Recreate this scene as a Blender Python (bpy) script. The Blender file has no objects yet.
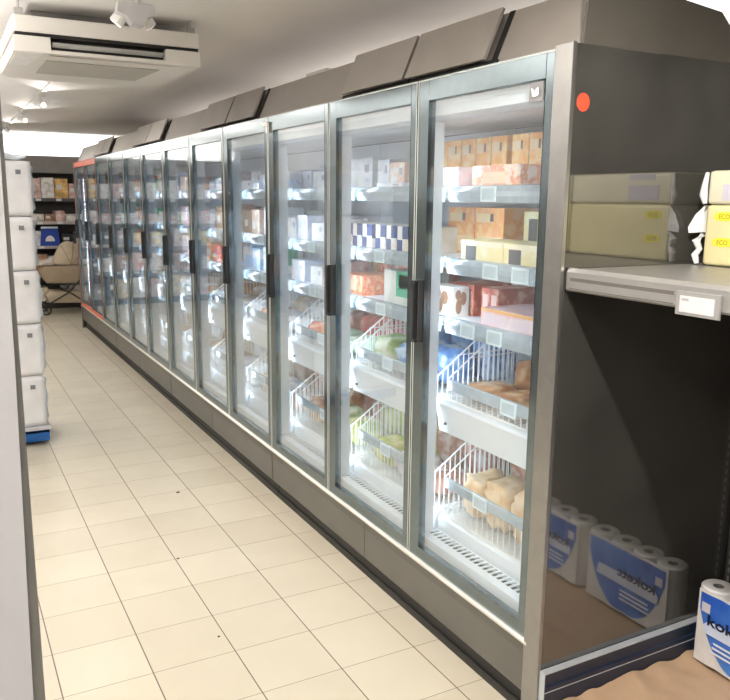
import bpy, bmesh, math, random
from mathutils import Vector, Matrix, noise
random.seed(7)
S = bpy.context.scene
COL = S.collection

# ------------------------------------------------------------------ camera
CX, CY, CZ = -1.6387, -1.8528, 1.7799
YAW, PITCH, ROLL, FPX = 0.495, -0.1907, 0.0101, 782.4
def cam_axes():
    f = Vector((math.sin(YAW)*math.cos(PITCH), math.cos(YAW)*math.cos(PITCH), math.sin(PITCH)))
    r = Vector((math.cos(YAW), -math.sin(YAW), 0)); u = r.cross(f)
    c, s = math.cos(ROLL), math.sin(ROLL)
    return c*r + s*u, -s*r + c*u, f
R_, U_, F_ = cam_axes()
cd = bpy.data.cameras.new('camera'); cam = bpy.data.objects.new('camera', cd); COL.objects.link(cam)
m3 = Matrix((R_, U_, -F_)).transposed()
cam.matrix_world = Matrix.Translation((CX, CY, CZ)) @ m3.to_4x4()
cd.sensor_fit = 'HORIZONTAL'; cd.sensor_width = 36; cd.lens = 36*FPX/730
cd.clip_start = 0.02; cd.clip_end = 100
S.camera = cam

# ------------------------------------------------------------------ exposure, world
S.view_settings.view_transform = 'Standard'; S.view_settings.look = 'None'
S.view_settings.exposure = -0.06; S.view_settings.gamma = 1.0
w = bpy.data.worlds.new('world'); S.world = w; w.use_nodes = True
bg = w.node_tree.nodes['Background']; bg.inputs[0].default_value = (1.0, 0.96, 0.91, 1); bg.inputs[1].default_value = 0.22

def area(name, loc, size, size_y, power, color=(1, .95, .88), rot=(0, 0, 0)):
    l = bpy.data.lights.new(name, 'AREA'); l.shape = 'RECTANGLE'; l.size = size; l.size_y = size_y
    l.energy = power; l.color = color
    o = bpy.data.objects.new(name, l); o.location = loc; o.rotation_euler = rot; COL.objects.link(o); return o
def spot(name, loc, target, power, angle=100, blend=.6, radius=.05, color=(1, .93, .84)):
    l = bpy.data.lights.new(name, 'SPOT'); l.energy = power; l.spot_size = math.radians(angle); l.spot_blend = blend
    l.shadow_soft_size = radius; l.color = color
    o = bpy.data.objects.new(name, l); o.location = loc
    o.rotation_euler = (Vector(target)-Vector(loc)).to_track_quat('-Z', 'Y').to_euler(); COL.objects.link(o); return o
# aisle track lamp, then unseen fill lights added at left and behind the camera
spot('track_spot_light_near', (-.72, -1.15, 2.66), (.35, -.25, .6), 205, 110, .7, .03)
area('fill_light_rear', (-1.3, -2.6, 2.70), 1.2, .5, 8)
area('fill_light_left_near', (-1.75, .9, 2.70), .4, 1.6, 10)
area('fill_light_left_mid', (-1.75, 5.2, 2.70), .4, 2.4, 17)
area('fill_light_left_far', (-1.75, 9.0, 2.70), .4, 2.4, 19)
for k_, y_ in enumerate((-1.8, 1.6, 5.0, 8.4)):
    area('ceiling_wash_fill', (-2.15, y_, 1.95), .3, 2.6, (150, 120, 80, 70)[k_], (1, .955, .91), (math.pi, math.radians(-22), 0))  # added out of view to wash the ceiling with light, no real pendants
for y_, e_ in ((.4, 34), (3.4, 34), (6.8, 28)):
    area('ceiling_bounce_fill', (1.75, y_, 2.05), .3, 2.4, e_, (1, .93, .88), (math.pi, math.radians(14), 0))  # added fill hidden behind the cabinets, brightens the ceiling above them
area('header_cove_light', (-1.0, 11.75, 2.44), 4.2, .12, 42, (1, .98, .95), (math.radians(155), 0, 0))

# ------------------------------------------------------------------ materials
MATS = {}
def nt(name):
    m = bpy.data.materials.new(name); m.use_nodes = True
    return m, m.node_tree.nodes, m.node_tree.links, m.node_tree.nodes['Principled BSDF']
def mat(name, col, rough=.5, metal=0, var=.06, scale=14, bump=0, ior=None, emis=None, estr=0, coat=0, alpha=None, trans=0):
    if name in MATS: return MATS[name]
    m, N, L, b = nt(name)
    b.inputs['Roughness'].default_value = rough; b.inputs['Metallic'].default_value = metal
    if ior: b.inputs['IOR'].default_value = ior
    if coat: b.inputs['Coat Weight'].default_value = coat; b.inputs['Coat Roughness'].default_value = .08
    if trans: b.inputs['Transmission Weight'].default_value = trans
    if alpha is not None: b.inputs['Alpha'].default_value = alpha
    tc = N.new('ShaderNodeTexCoord'); nz = N.new('ShaderNodeTexNoise'); nz.inputs['Scale'].default_value = scale
    nz.inputs['Detail'].default_value = 3
    L.new(tc.outputs['Object'], nz.inputs['Vector'])
    rp = N.new('ShaderNodeValToRGB'); L.new(nz.outputs['Fac'], rp.inputs[0])
    rp.color_ramp.elements[0].position = .3; rp.color_ramp.elements[1].position = .7
    rp.color_ramp.elements[0].color = tuple(max(0, c*(1-var)) for c in col)+(1,)
    rp.color_ramp.elements[1].color = tuple(min(1, c*(1+var)) for c in col)+(1,)
    L.new(rp.outputs[0], b.inputs['Base Color'])
    if bump:
        bp = N.new('ShaderNodeBump'); bp.inputs['Strength'].default_value = bump; bp.inputs['Distance'].default_value = .01
        L.new(nz.outputs['Fac'], bp.inputs['Height']); L.new(bp.outputs[0], b.inputs['Normal'])
    if emis:
        b.inputs['Emission Color'].default_value = emis+(1,); b.inputs['Emission Strength'].default_value = estr
    MATS[name] = m; return m
def print_mat(name, base, acc, acc2=None, scale=9, rough=.45, stripes=False):
    """printed cardboard: patches of accent colour over a base colour"""
    if name in MATS: return MATS[name]
    m, N, L, b = nt(name); b.inputs['Roughness'].default_value = rough
    tc = N.new('ShaderNodeTexCoord'); oi = N.new('ShaderNodeObjectInfo')
    ad = N.new('ShaderNodeVectorMath'); ad.operation = 'ADD'; L.new(tc.outputs['Object'], ad.inputs[0]); L.new(oi.outputs['Random'], ad.inputs[1])
    if stripes:
        t = N.new('ShaderNodeTexWave'); t.bands_direction = 'Z'; t.inputs['Scale'].default_value = scale; t.inputs['Distortion'].default_value = 3
        out = t.outputs['Fac']
    else:
        t = N.new('ShaderNodeTexNoise'); t.inputs['Scale'].default_value = scale; t.inputs['Detail'].default_value = 2
        out = t.outputs['Fac']
    L.new(ad.outputs[0], t.inputs['Vector'])
    rp = N.new('ShaderNodeValToRGB'); L.new(out, rp.inputs[0]); cr = rp.color_ramp
    cr.elements[0].position = .40; cr.elements[0].color = tuple(acc)+(1,)
    cr.elements[1].position = .50; cr.elements[1].color = tuple(base)+(1,)
    e = cr.elements.new(.66); e.color = tuple(acc2 or base)+(1,)
    L.new(rp.outputs[0], b.inputs['Base Color']); MATS[name] = m; return m

def glass_mat(name, tint, boost, fog):
    m = bpy.data.materials.new(name); m.use_nodes = True; N = m.node_tree.nodes; L = m.node_tree.links; N.clear()
    o = N.new('ShaderNodeOutputMaterial'); tr = N.new('ShaderNodeBsdfTransparent'); tr.inputs[0].default_value = tint+(1,)
    gl = N.new('ShaderNodeBsdfGlossy'); gl.inputs['Roughness'].default_value = .02; gl.inputs[0].default_value = (.93, .96, .97, 1)
    ge = N.new('ShaderNodeNewGeometry'); dp = N.new('ShaderNodeVectorMath'); dp.operation = 'DOT_PRODUCT'
    L.new(ge.outputs['Incoming'], dp.inputs[0]); L.new(ge.outputs['Normal'], dp.inputs[1])
    def mm(op, a, c_):
        q = N.new('ShaderNodeMath'); q.operation = op; q.use_clamp = op != 'ABSOLUTE'
        for i_, v_ in enumerate((a, c_)):
            if v_ is None: continue
            if isinstance(v_, (int, float)): q.inputs[i_].default_value = v_
            else: L.new(v_, q.inputs[i_])
        return q.outputs[0]
    c1 = mm('SUBTRACT', 1.0, mm('ABSOLUTE', dp.outputs['Value'], None))
    mu = mm('MULTIPLY', mm('ADD', mm('MULTIPLY', mm('POWER', c1, 4.0), .94), .05), boost)
    df = N.new('ShaderNodeBsdfDiffuse'); df.inputs[0].default_value = (.9, .95, 1, 1)
    tc = N.new('ShaderNodeTexCoord'); nz = N.new('ShaderNodeTexNoise'); nz.inputs['Scale'].default_value = 2.2; L.new(tc.outputs['Object'], nz.inputs[0])
    mr = N.new('ShaderNodeMapRange'); mr.inputs['From Min'].default_value = .35; mr.inputs['From Max'].default_value = .7
    mr.inputs['To Min'].default_value = fog*.4; mr.inputs['To Max'].default_value = fog*1.8; L.new(nz.outputs['Fac'], mr.inputs[0])
    tl = N.new('ShaderNodeBsdfTranslucent'); tl.inputs[0].default_value = (.9, .95, 1, 1)
    fm = N.new('ShaderNodeMixShader'); fm.inputs[0].default_value = .5; L.new(df.outputs[0], fm.inputs[1]); L.new(tl.outputs[0], fm.inputs[2])
    m1 = N.new('ShaderNodeMixShader'); L.new(mr.outputs[0], m1.inputs[0]); L.new(tr.outputs[0], m1.inputs[1]); L.new(fm.outputs[0], m1.inputs[2])
    m2 = N.new('ShaderNodeMixShader'); L.new(mu, m2.inputs[0]); L.new(m1.outputs[0], m2.inputs[1]); L.new(gl.outputs[0], m2.inputs[2])
    L.new(m2.outputs[0], o.inputs[0]); MATS[name] = m; return m

GLASS = glass_mat('door_glass', (.97, .985, .99), 1.0, .028)
M_frame = mat('brushed_aluminium_frame', (.20, .245, .265), .14, .9, .05, 30)
M_post = mat('satin_steel_post', (.34, .335, .325), .32, .85, .05, 20)
M_gasket = mat('pale_gasket', (.60, .63, .62), .4, .3, .03)
M_base = mat('grey_base_metal', (.175, .172, .165), .32, .6, .06, 6)
M_lip = mat('polished_lip', (.82, .80, .76), .3, .6, .03)
M_kick = mat('black_kick_plastic', (.022, .022, .022), .5, 0, .2)
M_side = mat('dark_gloss_side_panel', (.048, .047, .043), .045, 0, .30, 4, 0, 2.35)
M_fascia = mat('grey_fascia_board', (.30, .275, .252), .5, .1, .05, 4)
M_flap = mat('grey_flap_board', (.31, .286, .262), .5, .1, .04, 5)
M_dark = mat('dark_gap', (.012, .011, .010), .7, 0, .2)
M_white = mat('white_cabinet_liner', (.80, .86, .92), .4, 0, .03, 6)
M_liner = mat('grey_cabinet_liner', (.64, .66, .70), .5, 0, .08, 4)
M_rail = mat('clear_blue_price_rail', (.38, .46, .53), .18, 0, .12, 22, coat=.4)
M_tick = mat('white_price_ticket', (.72, .84, .90), .4, 0, .04, 60)
M_wire = mat('white_coated_wire', (.86, .87, .87), .35, 0, .03)
M_led = mat('led_strip_lens', (.9, .95, 1), .4, 0, .01, emis=(.74, .88, 1), estr=24)
M_mull = mat('white_mullion', (.70, .77, .84), .35, 0, .03)
M_handle = mat('black_door_handle', (.03, .032, .035), .28, 0, .15)
M_red = mat('red_orange_sticker', (.90, .075, .035), .45, 0, .03)

# ------------------------------------------------------------------ mesh helpers
class MB:
    def __init__(s): s.v = []; s.f = []; s.m = []
    def quad(s, pts, mi=0):
        i = len(s.v); s.v += [tuple(q) for q in pts]; s.f.append(tuple(range(i, i+len(pts)))); s.m.append(mi); return s
    def box(s, x0, x1, y0, y1, z0, z1, mi=0):
        i = len(s.v)
        s.v += [(x0,y0,z0),(x1,y0,z0),(x1,y1,z0),(x0,y1,z0),(x0,y0,z1),(x1,y0,z1),(x1,y1,z1),(x0,y1,z1)]
        for f in ((0,3,2,1),(4,5,6,7),(0,1,5,4),(1,2,6,5),(2,3,7,6),(3,0,4,7)):
            s.f.append(tuple(i+k for k in f)); s.m.append(mi)
        return s
    def prism(s, prof, y0, y1, mi=0, axis='y'):
        """profile of (x,z) pairs swept along y (or (y,z) along x, or (x,y) along z)"""
        n = len(prof); i = len(s.v)
        for t in (y0, y1):
            for a, b in prof:
                s.v.append((a, t, b) if axis == 'y' else (t, a, b) if axis == 'x' else (a, b, t))
        s.f.append(tuple(i+k for k in range(n))); s.m.append(mi)
        s.f.append(tuple(i+n+k for k in reversed(range(n)))); s.m.append(mi)
        for k in range(n):
            s.f.append((i+k, i+n+k, i+n+(k+1) % n, i+(k+1) % n)); s.m.append(mi)
        return s
    def tube(s, pts, r, n=5, mi=0, close=True):
        pts = [Vector(p) for p in pts]; rings = []
        for k, p_ in enumerate(pts):
            d = (pts[min(k+1, len(pts)-1)]-pts[max(k-1, 0)]).normalized()
            a = d.orthogonal().normalized() if abs(d.z) > .9 or k < 0 else d.cross(Vector((0, 0, 1))).normalized()
            b = d.cross(a); i = len(s.v); rr = r[k] if isinstance(r, (list, tuple)) else r
            for j in range(n):
                t = 2*math.pi*j/n; s.v.append(tuple(p_+rr*(math.cos(t)*a+math.sin(t)*b)))
            rings.append(i)
        for a0, b0 in zip(rings, rings[1:]):
            for j in range(n): s.f.append((a0+j, a0+(j+1) % n, b0+(j+1) % n, b0+j)); s.m.append(mi)
        if close:
            s.f.append(tuple(rings[0]+j for j in reversed(range(n)))); s.m.append(mi)
            s.f.append(tuple(rings[-1]+j for j in range(n))); s.m.append(mi)
        return s
    def lathe(s, prof, c=(0, 0, 0), n=24, mi=0):
        """profile (r,z) about a vertical axis"""
        i = len(s.v)
        for r, z in prof:
            for j in range(n):
                t = 2*math.pi*j/n; s.v.append((c[0]+r*math.cos(t), c[1]+r*math.sin(t), c[2]+z))
        for k in range(len(prof)-1):
            for j in range(n):
                a = i+k*n; b = a+n; s.f.append((a+j, a+(j+1) % n, b+(j+1) % n, b+j)); s.m.append(mi)
        return s
    def mesh(s, name, mats, bevel=0, smooth=False):
        me = bpy.data.meshes.new(name); me.from_pydata(s.v, [], s.f); me.update()
        for m in (mats if isinstance(mats, (list, tuple)) else [mats]): me.materials.append(m)
        me.polygons.foreach_set('material_index', s.m)
        bm = bmesh.new(); bm.from_mesh(me)
        if not bevel: bmesh.ops.recalc_face_normals(bm, faces=bm.faces)
        if bevel:
            bmesh.ops.remove_doubles(bm, verts=bm.verts, dist=1e-6)
            bmesh.ops.recalc_face_normals(bm, faces=bm.faces)
            ed = [e for e in bm.edges if len(e.link_faces) == 2 and e.calc_face_angle(0) > .6]
            bmesh.ops.bevel(bm, geom=ed, offset=bevel, segments=2, affect='EDGES', profile=.6, clamp_overlap=True)
        bm.to_mesh(me); bm.free()
        if smooth: me.polygons.foreach_set('use_smooth', [True]*len(me.polygons))
        me.update(); return me
def put(name, me, parent=None, loc=(0, 0, 0), rot=(0, 0, 0)):
    o = bpy.data.objects.new(name, me); COL.objects.link(o); o.location = loc; o.rotation_euler = rot
    if parent: o.parent = parent
    return o
def obj(name, mb, mats, parent=None, bevel=0, smooth=False, loc=(0, 0, 0), rot=(0, 0, 0)):
    return put(name, mb.mesh(name, mats, bevel, smooth), parent, loc, rot)
def tag(o, label=None, cat=None, group=None, kind=None):
    if label: o['label'] = label
    if cat: o['category'] = cat
    if group: o['group'] = group
    if kind: o['kind'] = kind
    return o
def thing(name, label, cat, loc=(0, 0, 0), rz=0, group=None):
    o = bpy.data.objects.new(name, None); COL.objects.link(o); o.location = loc; o.rotation_euler = (0, 0, rz)
    o.empty_display_size = .1
    return tag(o, label, cat, group)
def children(o): return [c for c in ALLCH.get(o.name, [])]
ALLCH = {}
def copy_tree(o, parent=None):
    c = o.copy(); COL.objects.link(c); c.parent = parent
    for ch in o.children: copy_tree(ch, c)
    return c
def text_mesh(name, body, size, m, extrude=.0006, bold=0):
    cu = bpy.data.curves.new(name, 'FONT'); cu.body = body; cu.size = size; cu.extrude = extrude; cu.offset = bold
    cu.align_x = 'LEFT'
    t = bpy.data.objects.new(name, cu); COL.objects.link(t)
    bpy.context.view_layer.update()
    me = bpy.data.meshes.new_from_object(t.evaluated_get(bpy.context.evaluated_depsgraph_get()))
    me.materials.clear(); me.materials.append(m); bpy.data.objects.remove(t); return me
# text on a face whose outward normal is -x: reads along -y, up z
ROT_NX = (math.radians(90), 0, math.radians(-90))

# ------------------------------------------------------------------ setting
CEIL = 2.735
XL, XR, YB, YN = -3.0, 3.0, 12.1, -3.6
mf, N, L, b = nt('floor_tiles')
tc = N.new('ShaderNodeTexCoord'); mp = N.new('ShaderNodeMapping'); L.new(tc.outputs['Object'], mp.inputs[0])
TX0, TW, TY0, TD = -1.3835, .3249, .8906, .3039
def mth(op, a, b_=None, clamp=False):
    n_ = N.new('ShaderNodeMath'); n_.operation = op; n_.use_clamp = clamp
    for i_, v_ in enumerate((a, b_)):
        if v_ is None: continue
        if isinstance(v_, (int, float)): n_.inputs[i_].default_value = v_
        else: L.new(v_, n_.inputs[i_])
    return n_.outputs[0]
sx = N.new('ShaderNodeSeparateXYZ'); L.new(mp.outputs[0], sx.inputs[0])
def cell(c, o0, t, hw):
    u = mth('DIVIDE', mth('SUBTRACT', c, o0-100*t), t)
    fr = mth('FRACT', u); dist = mth('MULTIPLY', mth('SUBTRACT', .5, mth('ABSOLUTE', mth('SUBTRACT', fr, .5))), t)
    return mth('FLOOR', u), mth('SMOOTH_MIN', 1.0, mth('MULTIPLY', mth('LESS_THAN', dist, hw), 1.0)), dist
iu, gu, du = cell(sx.outputs[0], TX0, TW, .0024)
iv, gv, dv = cell(sx.outputs[1], TY0, TD, .0013)
g1 = mth('LESS_THAN', du, .0024); g2 = mth('LESS_THAN', dv, .0013)
g = mth('MAXIMUM', g1, g2)
cb = N.new('ShaderNodeCombineXYZ'); L.new(iu, cb.inputs[0]); L.new(iv, cb.inputs[1])
wn = N.new('ShaderNodeTexWhiteNoise'); L.new(cb.outputs[0], wn.inputs[0])
nz = N.new('ShaderNodeTexNoise'); nz.inputs['Scale'].default_value = 3.5; nz.inputs['Detail'].default_value = 5; L.new(tc.outputs['Object'], nz.inputs[0])
sc = N.new('ShaderNodeTexNoise'); sc.inputs['Scale'].default_value = 9; sc.inputs['Detail'].default_value = 6; sc.inputs['Distortion'].default_value = 1.5; L.new(tc.outputs['Object'], sc.inputs[0])
rp = N.new('ShaderNodeValToRGB'); L.new(mth('ADD', mth('MULTIPLY', wn.outputs[0], .35), mth('MULTIPLY', nz.outputs['Fac'], .65)), rp.inputs[0])
rp.color_ramp.elements[0].position = .2; rp.color_ramp.elements[0].color = (.55, .50, .395, 1)
rp.color_ramp.elements[1].position = .8; rp.color_ramp.elements[1].color = (.635, .585, .475, 1)
mx = N.new('ShaderNodeMixRGB'); L.new(g, mx.inputs[0]); L.new(rp.outputs[0], mx.inputs[1]); mx.inputs[2].default_value = (.13, .10, .075, 1)
L.new(mx.outputs[0], b.inputs['Base Color'])
L.new(mth('ADD', .24, mth('MULTIPLY', sc.outputs['Fac'], .3)), b.inputs['Roughness'])
bp = N.new('ShaderNodeBump'); bp.inputs['Strength'].default_value = .25; bp.inputs['Distance'].default_value = .002; bp.invert = True
L.new(g, bp.inputs['Height']); L.new(bp.outputs[0], b.inputs['Normal'])
fl = obj('floor', MB().box(XL, XR, YN, YB, -.05, 0), mf); tag(fl, kind='structure')
M_ceil = mat('ceiling_paint', (.76, .74, .715), .75, 0, .03, 1.2, .03)
ce = obj('ceiling', MB().box(XL, XR, YN, YB, CEIL, CEIL+.06), M_ceil); tag(ce, kind='structure')
M_wall = mat('white_wall_paint', (.82, .81, .79), .7, 0, .02, 2, .02)
M_wallr = mat('warm_wall_paint', (.60, .52, .47), .7, 0, .03, 2, .02)
tag(obj('wall_back', MB().box(XL, XR, YB, YB+.1, 0, CEIL), M_wall), kind='structure')
tag(obj('wall_left', MB().box(XL-.1, XL, YN, YB, 0, CEIL), mat('left_wall_paint', (.26, .25, .24), .6, 0, .05, 2)), kind='structure')
tag(obj('wall_right', MB().box(XR, XR+.1, YN, YB, 0, CEIL), M_wallr), kind='structure')

# small dark specks lying on the tiles
M_speck = mat('dark_speck', (.05, .045, .04), .8, 0, .1)
for (x, y, r, lab) in ((-.48, 2.69, .012, 'small dark speck of dirt on the tiles beside the long cabinet row'),
                       (-.72, 1.80, .007, 'tiny dark crumb on the pale tiles in mid aisle'),
                       (-.76, 1.02, .006, 'tiny dark crumb nearest to the camera on the tiles')):
    tag(obj('dirt_speck', MB().lathe([(0.0001, .003), (r*.7, .0025), (r, .0)], n=9), M_speck, loc=(x, y, 0.0005), rot=(0, 0, x*9)), lab, 'dirt')

# ------------------------------------------------------------------ freezer cabinets
W = .78; ND = 12; ZT = 2.218; ZB = .318; XI = .72; XO = .93
SH = (1.824, 1.542, 1.300)            # shelf tops
ORD = ['first', 'second', 'third', 'fourth', 'fifth', 'sixth', 'seventh', 'eighth', 'ninth', 'tenth', 'eleventh', 'twelfth']
def door_geo(ya, yb, xa=0, xb=.032):
    mb = MB(); st = .072; sn = .044; zt = .078; zb_ = .050
    mb.box(xa, xb, ya, ya+sn, ZB, ZT); mb.box(xa, xb, yb-st, yb, ZB, ZT)
    mb.box(xa, xb, ya+sn, yb-st, ZT-zt, ZT); mb.box(xa, xb, ya+sn, yb-st, ZB, ZB+zb_)
    return mb
def make_handle():
    mb = MB()
    prof = [(-.001, -.004), (-.028, -.004), (-.033, 0), (-.033, .008), (-.030, .012), (-.001, .012)]
    mb.prism(prof, -.12, .12, 0, 'z')
    mb.box(-.030, -.001, -.012, .012, .110, .122); mb.box(-.030, -.001, -.012, .012, -.122, -.110)
    prof2 = [(-.001, -.032), (-.020, -.032), (-.024, -.028), (-.020, -.022), (-.001, -.022)]
    mb.prism(prof2, -.115, .125, 0, 'z')
    return mb.mesh('handle', M_handle)
ME_handle = make_handle()
def shelf_mesh():
    mb = MB(); mb.box(.17, XI-.006, .006, W-.006, -.018, 0)
    mb.prism([(.17, -.018), (.30, -.018), (.24, -.045), (.172, -.034)], .05, W-.05)
    return mb.mesh('shelf', M_white, .003)
ME_shelf = shelf_mesh()
def rail_mesh():
    mb = MB(); pr = [(.168, .012), (.150, .008), (.138, -.012), (.136, -.030), (.142, -.052), (.150, -.054), (.154, -.030), (.160, -.006)]
    mb.prism(pr, .022, W-.022); return mb.mesh('price_rail', M_rail, .0015)
ME_rail = rail_mesh()
def ticket_mesh():
    mb = MB(); mb.box(-.004, 0, -.045, .045, -.028, .028)
    mb.box(-.0046, -.004, -.036, .036, -.020, .020, 1)
    return mb.mesh('price_ticket', [M_tick, mat('ticket_ink', (.50, .62, .70), .5)])
ME_ticket = ticket_mesh()
def grille_mesh():
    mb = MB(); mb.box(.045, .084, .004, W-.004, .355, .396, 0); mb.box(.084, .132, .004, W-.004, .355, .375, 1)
    mb.box(.132, .137, .004, W-.004, .355, .396, 0)
    n = 27
    for k in range(n):
        y = .012+(W-.036)*k/(n-1); mb.box(.084, .132, y, y+.0095, .3915, .3955, 0)
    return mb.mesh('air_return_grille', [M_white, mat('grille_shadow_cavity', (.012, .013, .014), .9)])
ME_grille = grille_mesh()
def riser_mesh():
    mb = MB(); mb.prism([(.138, .36), (.138, .415), (.143, .450), (.155, .464), (.175, .4665), (XI-.01, .462), (XI-.01, .36)], .012, W-.012)
    return mb.mesh('bottom_deck', M_white, .004)
ME_riser = riser_mesh()
def carrier_mesh():
    mb = MB(); mb.prism([(.118, .925), (.110, .915), (.128, .795), (.140, .790), (.134, .900), (.16, .910), (XI-.006, .910), (XI-.006, .922)], .018, W-.018)
    mb.lathe([(.0001, .0), (.006, .0)], (0, 0, 0), 6) if False else None
    return mb.mesh('basket_carrier', M_white, .003)
ME_carrier = carrier_mesh()
ME_screw = MB().tube([(-.006, 0, 0), (.004, 0, 0)], .006, 10).mesh('screw', mat('dark_screw', (.06, .06, .07), .5))
FLAPS = {0: (.39, .93, 1.48), 3: (2.62, 3.14, 3.70), 6: (4.82, 5.36, 5.92), 9: (7.09, 7.52, 8.02)}
FX0, FZ0, FX1, FZ1 = .045, ZT+.012, .122, 2.408
def fascia_strip(ya, yb, off=0, zlo=0., zhi=0.):
    dx, dz = FX1-FX0, FZ1-FZ0; l_ = math.hypot(dx, dz); nx, nz_ = -dz/l_, dx/l_
    a = (FX0+nx*off-dx*zlo, FZ0+nz_*off-dz*zlo); b_ = (FX1+nx*off+dx*zhi, FZ1+nz_*off+dz*zhi)
    t = .012
    return MB().prism([a, b_, (b_[0]-nx*t, b_[1]-nz_*t), (a[0]-nx*t, a[1]-nz_*t)], ya, yb)
for u in range(4):
    n0 = u*3; ya = n0*W; yb = (n0+3)*W
    lab = ['nearest three-door upright freezer cabinet with dark glossy side and red sticker',
           'second three-door freezer cabinet from the near end, with a white clip on top corner',
           'third three-door freezer cabinet from the near end, beyond the white clip',
           'farthest three-door freezer cabinet in the row, edged in orange red near the stroller'][u]
    cab = thing('freezer_cabinet', lab, 'freezer', (0, ya, 0), 0, 'upright glass door freezer cabinets')
    LN = yb-ya
    y0p = -.002 if u == 0 else .003
    # body: base, kick, liner, lid
    mb = MB().prism([(.004, ZB-.016), (.0, ZB-.055), (.006, .118), (.012, .108), (.04, .106), (.04, ZB-.012), (.01, ZB-.012)], y0p, LN-.003)
    obj('base_panel', mb, M_base, cab, .003)
    obj('base_lip', MB().prism([(-.012, ZB-.012), (-.014, ZB-.002), (-.006, ZB+.004), (.034, ZB-.001), (.034, ZB-.012)], y0p, LN-.003), M_lip, cab)
    obj('kick_plate', MB().box(.045, .06, y0p, LN-.003, .0, .106).box(.036, .045, y0p, LN-.003, 0, .034), M_kick, cab)
    body = MB(); body.box(.065, XO, .001, LN-.001, .02, .352)
    body.box(XI+.002, XO, .001, LN-.001, .352, 2.20)
    obj('carcass', body, M_base, cab)
    obj('back_liner', MB().box(XI-.004, XI+.001, .003, LN-.003, .36, 2.10), M_liner, cab)
    obj('inner_ceiling', MB().prism([(.045, 2.092), (.10, 2.084), (.24, 2.105), (XI-.006, 2.105), (XI-.006, 2.2), (.045, 2.2)], .003, LN-.003), M_liner, cab)
    obj('light_header', MB().prism([(.044, 2.091), (.044, 2.15), (.036, 2.15), (.036, 2.087), (.098, 2.078), (.10, 2.081)], .003, LN-.003), M_white, cab)
    obj('lid', MB().box(.02, XO, .001, LN-.001, ZT-.014, ZT+.006), M_fascia, cab)
    obj('fascia', fascia_strip(-.052 if u == 0 else 0, LN, -.004), M_fascia, cab)
    a, bq, c = FLAPS[n0]
    for k, (f0, f1) in enumerate(((a, bq), (bq, c))):
        f = obj('fascia_flap', fascia_strip(f0-ya+.012, f1-ya-.012, .030, -.03, .0), M_flap, cab, .002)
        for yy in (f0-ya+.06, f1-ya-.07):
            obj('flap_bracket', fascia_strip(yy, yy+.015, .018, -.2, -.2), M_dark, f)
    obj('fascia_gap_trim', fascia_strip(a-ya-.018, a-ya+.010, -.001, .0, .0), M_dark, cab)
    obj('fascia_gap_trim', fascia_strip(bq-ya-.010, bq-ya+.010, .012, .0, .0), M_dark, cab)
    obj('painted_flap_shadow', fascia_strip(a-ya-.03, c-ya+.03, .004, .0, -.93), M_dark, cab)  # dark strip standing in for the shade below the flaps
    for k in range(4):
        if k == 3 and u < 3: continue
        yc = k*W
        mu_ = obj('mullion', MB().box(.042, .103, max(yc-.034, -.0) if (u == 0 and k == 0) else yc-.034, min(yc+.034, LN) if (u == 3 and k == 3) else yc+.034, .40, 2.07), M_mull, cab, .004)
        w2 = .016
        obj('led_strip', MB().box(.1035, .1042, -w2, w2, .46, 2.0), M_led, mu_, loc=(0, yc + (.02 if (u == 0 and k == 0) else -.02 if (u == 3 and k == 3) else 0), 0))
    for k in range(3):
        n = n0+k; da = k*W+.004; db = (k+1)*W-.004
        if n == 0: da = .014
        d = obj('door', door_geo(da, db), M_frame, cab, .0015)
        obj('glass_pane', MB().box(.012, .0165, da+.042, db-.070, ZB+.048, ZT-.076), GLASS, d)
        gk = MB().box(-.0012, .0, da, da+.006, ZB, ZT).box(-.0012, .0, db-.006, db, ZB, ZT).box(-.0012, .0, da+.006, db-.006, ZT-.005, ZT)
        obj('gasket', gk, M_gasket if n < 10 else mat('orange_red_edge_band', (.80, .13, .06), .4), d)
        put('handle', ME_handle, d, (0, db-.035, 1.348))
        if n == 0:
            np_ = obj('notice_plate', MB().box(.0045, .0115, .0, .062, .0, .058), mat('grey_notice_plate', (.26, .26, .27), .4), d, loc=(0, .075, 2.078))
            # a small pale cup symbol on the plate
            obj('notice_symbol', MB().prism([(-.016, .012), (-.020, -.010), (-.010, -.016), (.010, -.016), (.018, .012), (.008, .008), (.0, .0), (-.006, .008)], 0, .001, 0, 'x'), mat('notice_symbol_white', (.8, .8, .82), .4), np_, loc=(-.0018, .03, .03))
        if n >= 10:
            obj('edge_band', MB().box(-.002, -.0002, da+.01, db-.01, ZB+.004, ZB+.045), mat('orange_red_band', (.85, .16, .08), .4), d)
            obj('edge_band', MB().box(-.002, -.0002, da+.01, db-.01, ZT-.07, ZT-.01), MATS['orange_red_band'], d)
        for si, z in enumerate(SH):
            s = put('shelf', ME_shelf, cab, (0, k*W, z))
            put('price_rail', ME_rail, s)
            if n < 8:
                for q in range(2 if si else 1):
                    yy = random.uniform(.12, .28)+q*.30 if not (n == 0) else (.50, .30, .43)[si]+q*.17-(.17 if si == 1 and q else 0)*0
                    if yy > W-.08: yy = W-.1
                    put('price_ticket', ME_ticket, s, (.138, yy, -.022))
        c_ = put('basket_carrier', ME_carrier, cab, (0, k*W, .045))
        put('screw', ME_screw, c_, (.118, W-.075, .835))
        put('air_return_grille', ME_grille, cab, (0, k*W, 0))
        put('bottom_deck', ME_riser, cab, (0, k*W, 0))
    # shelf uprights on the back wall
    up = MB()
    for k in range(3):
        up.box(XI-.0045-.0, XI-.0042, k*W+.0, k*W+.0, 0, 0) if False else None
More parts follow.
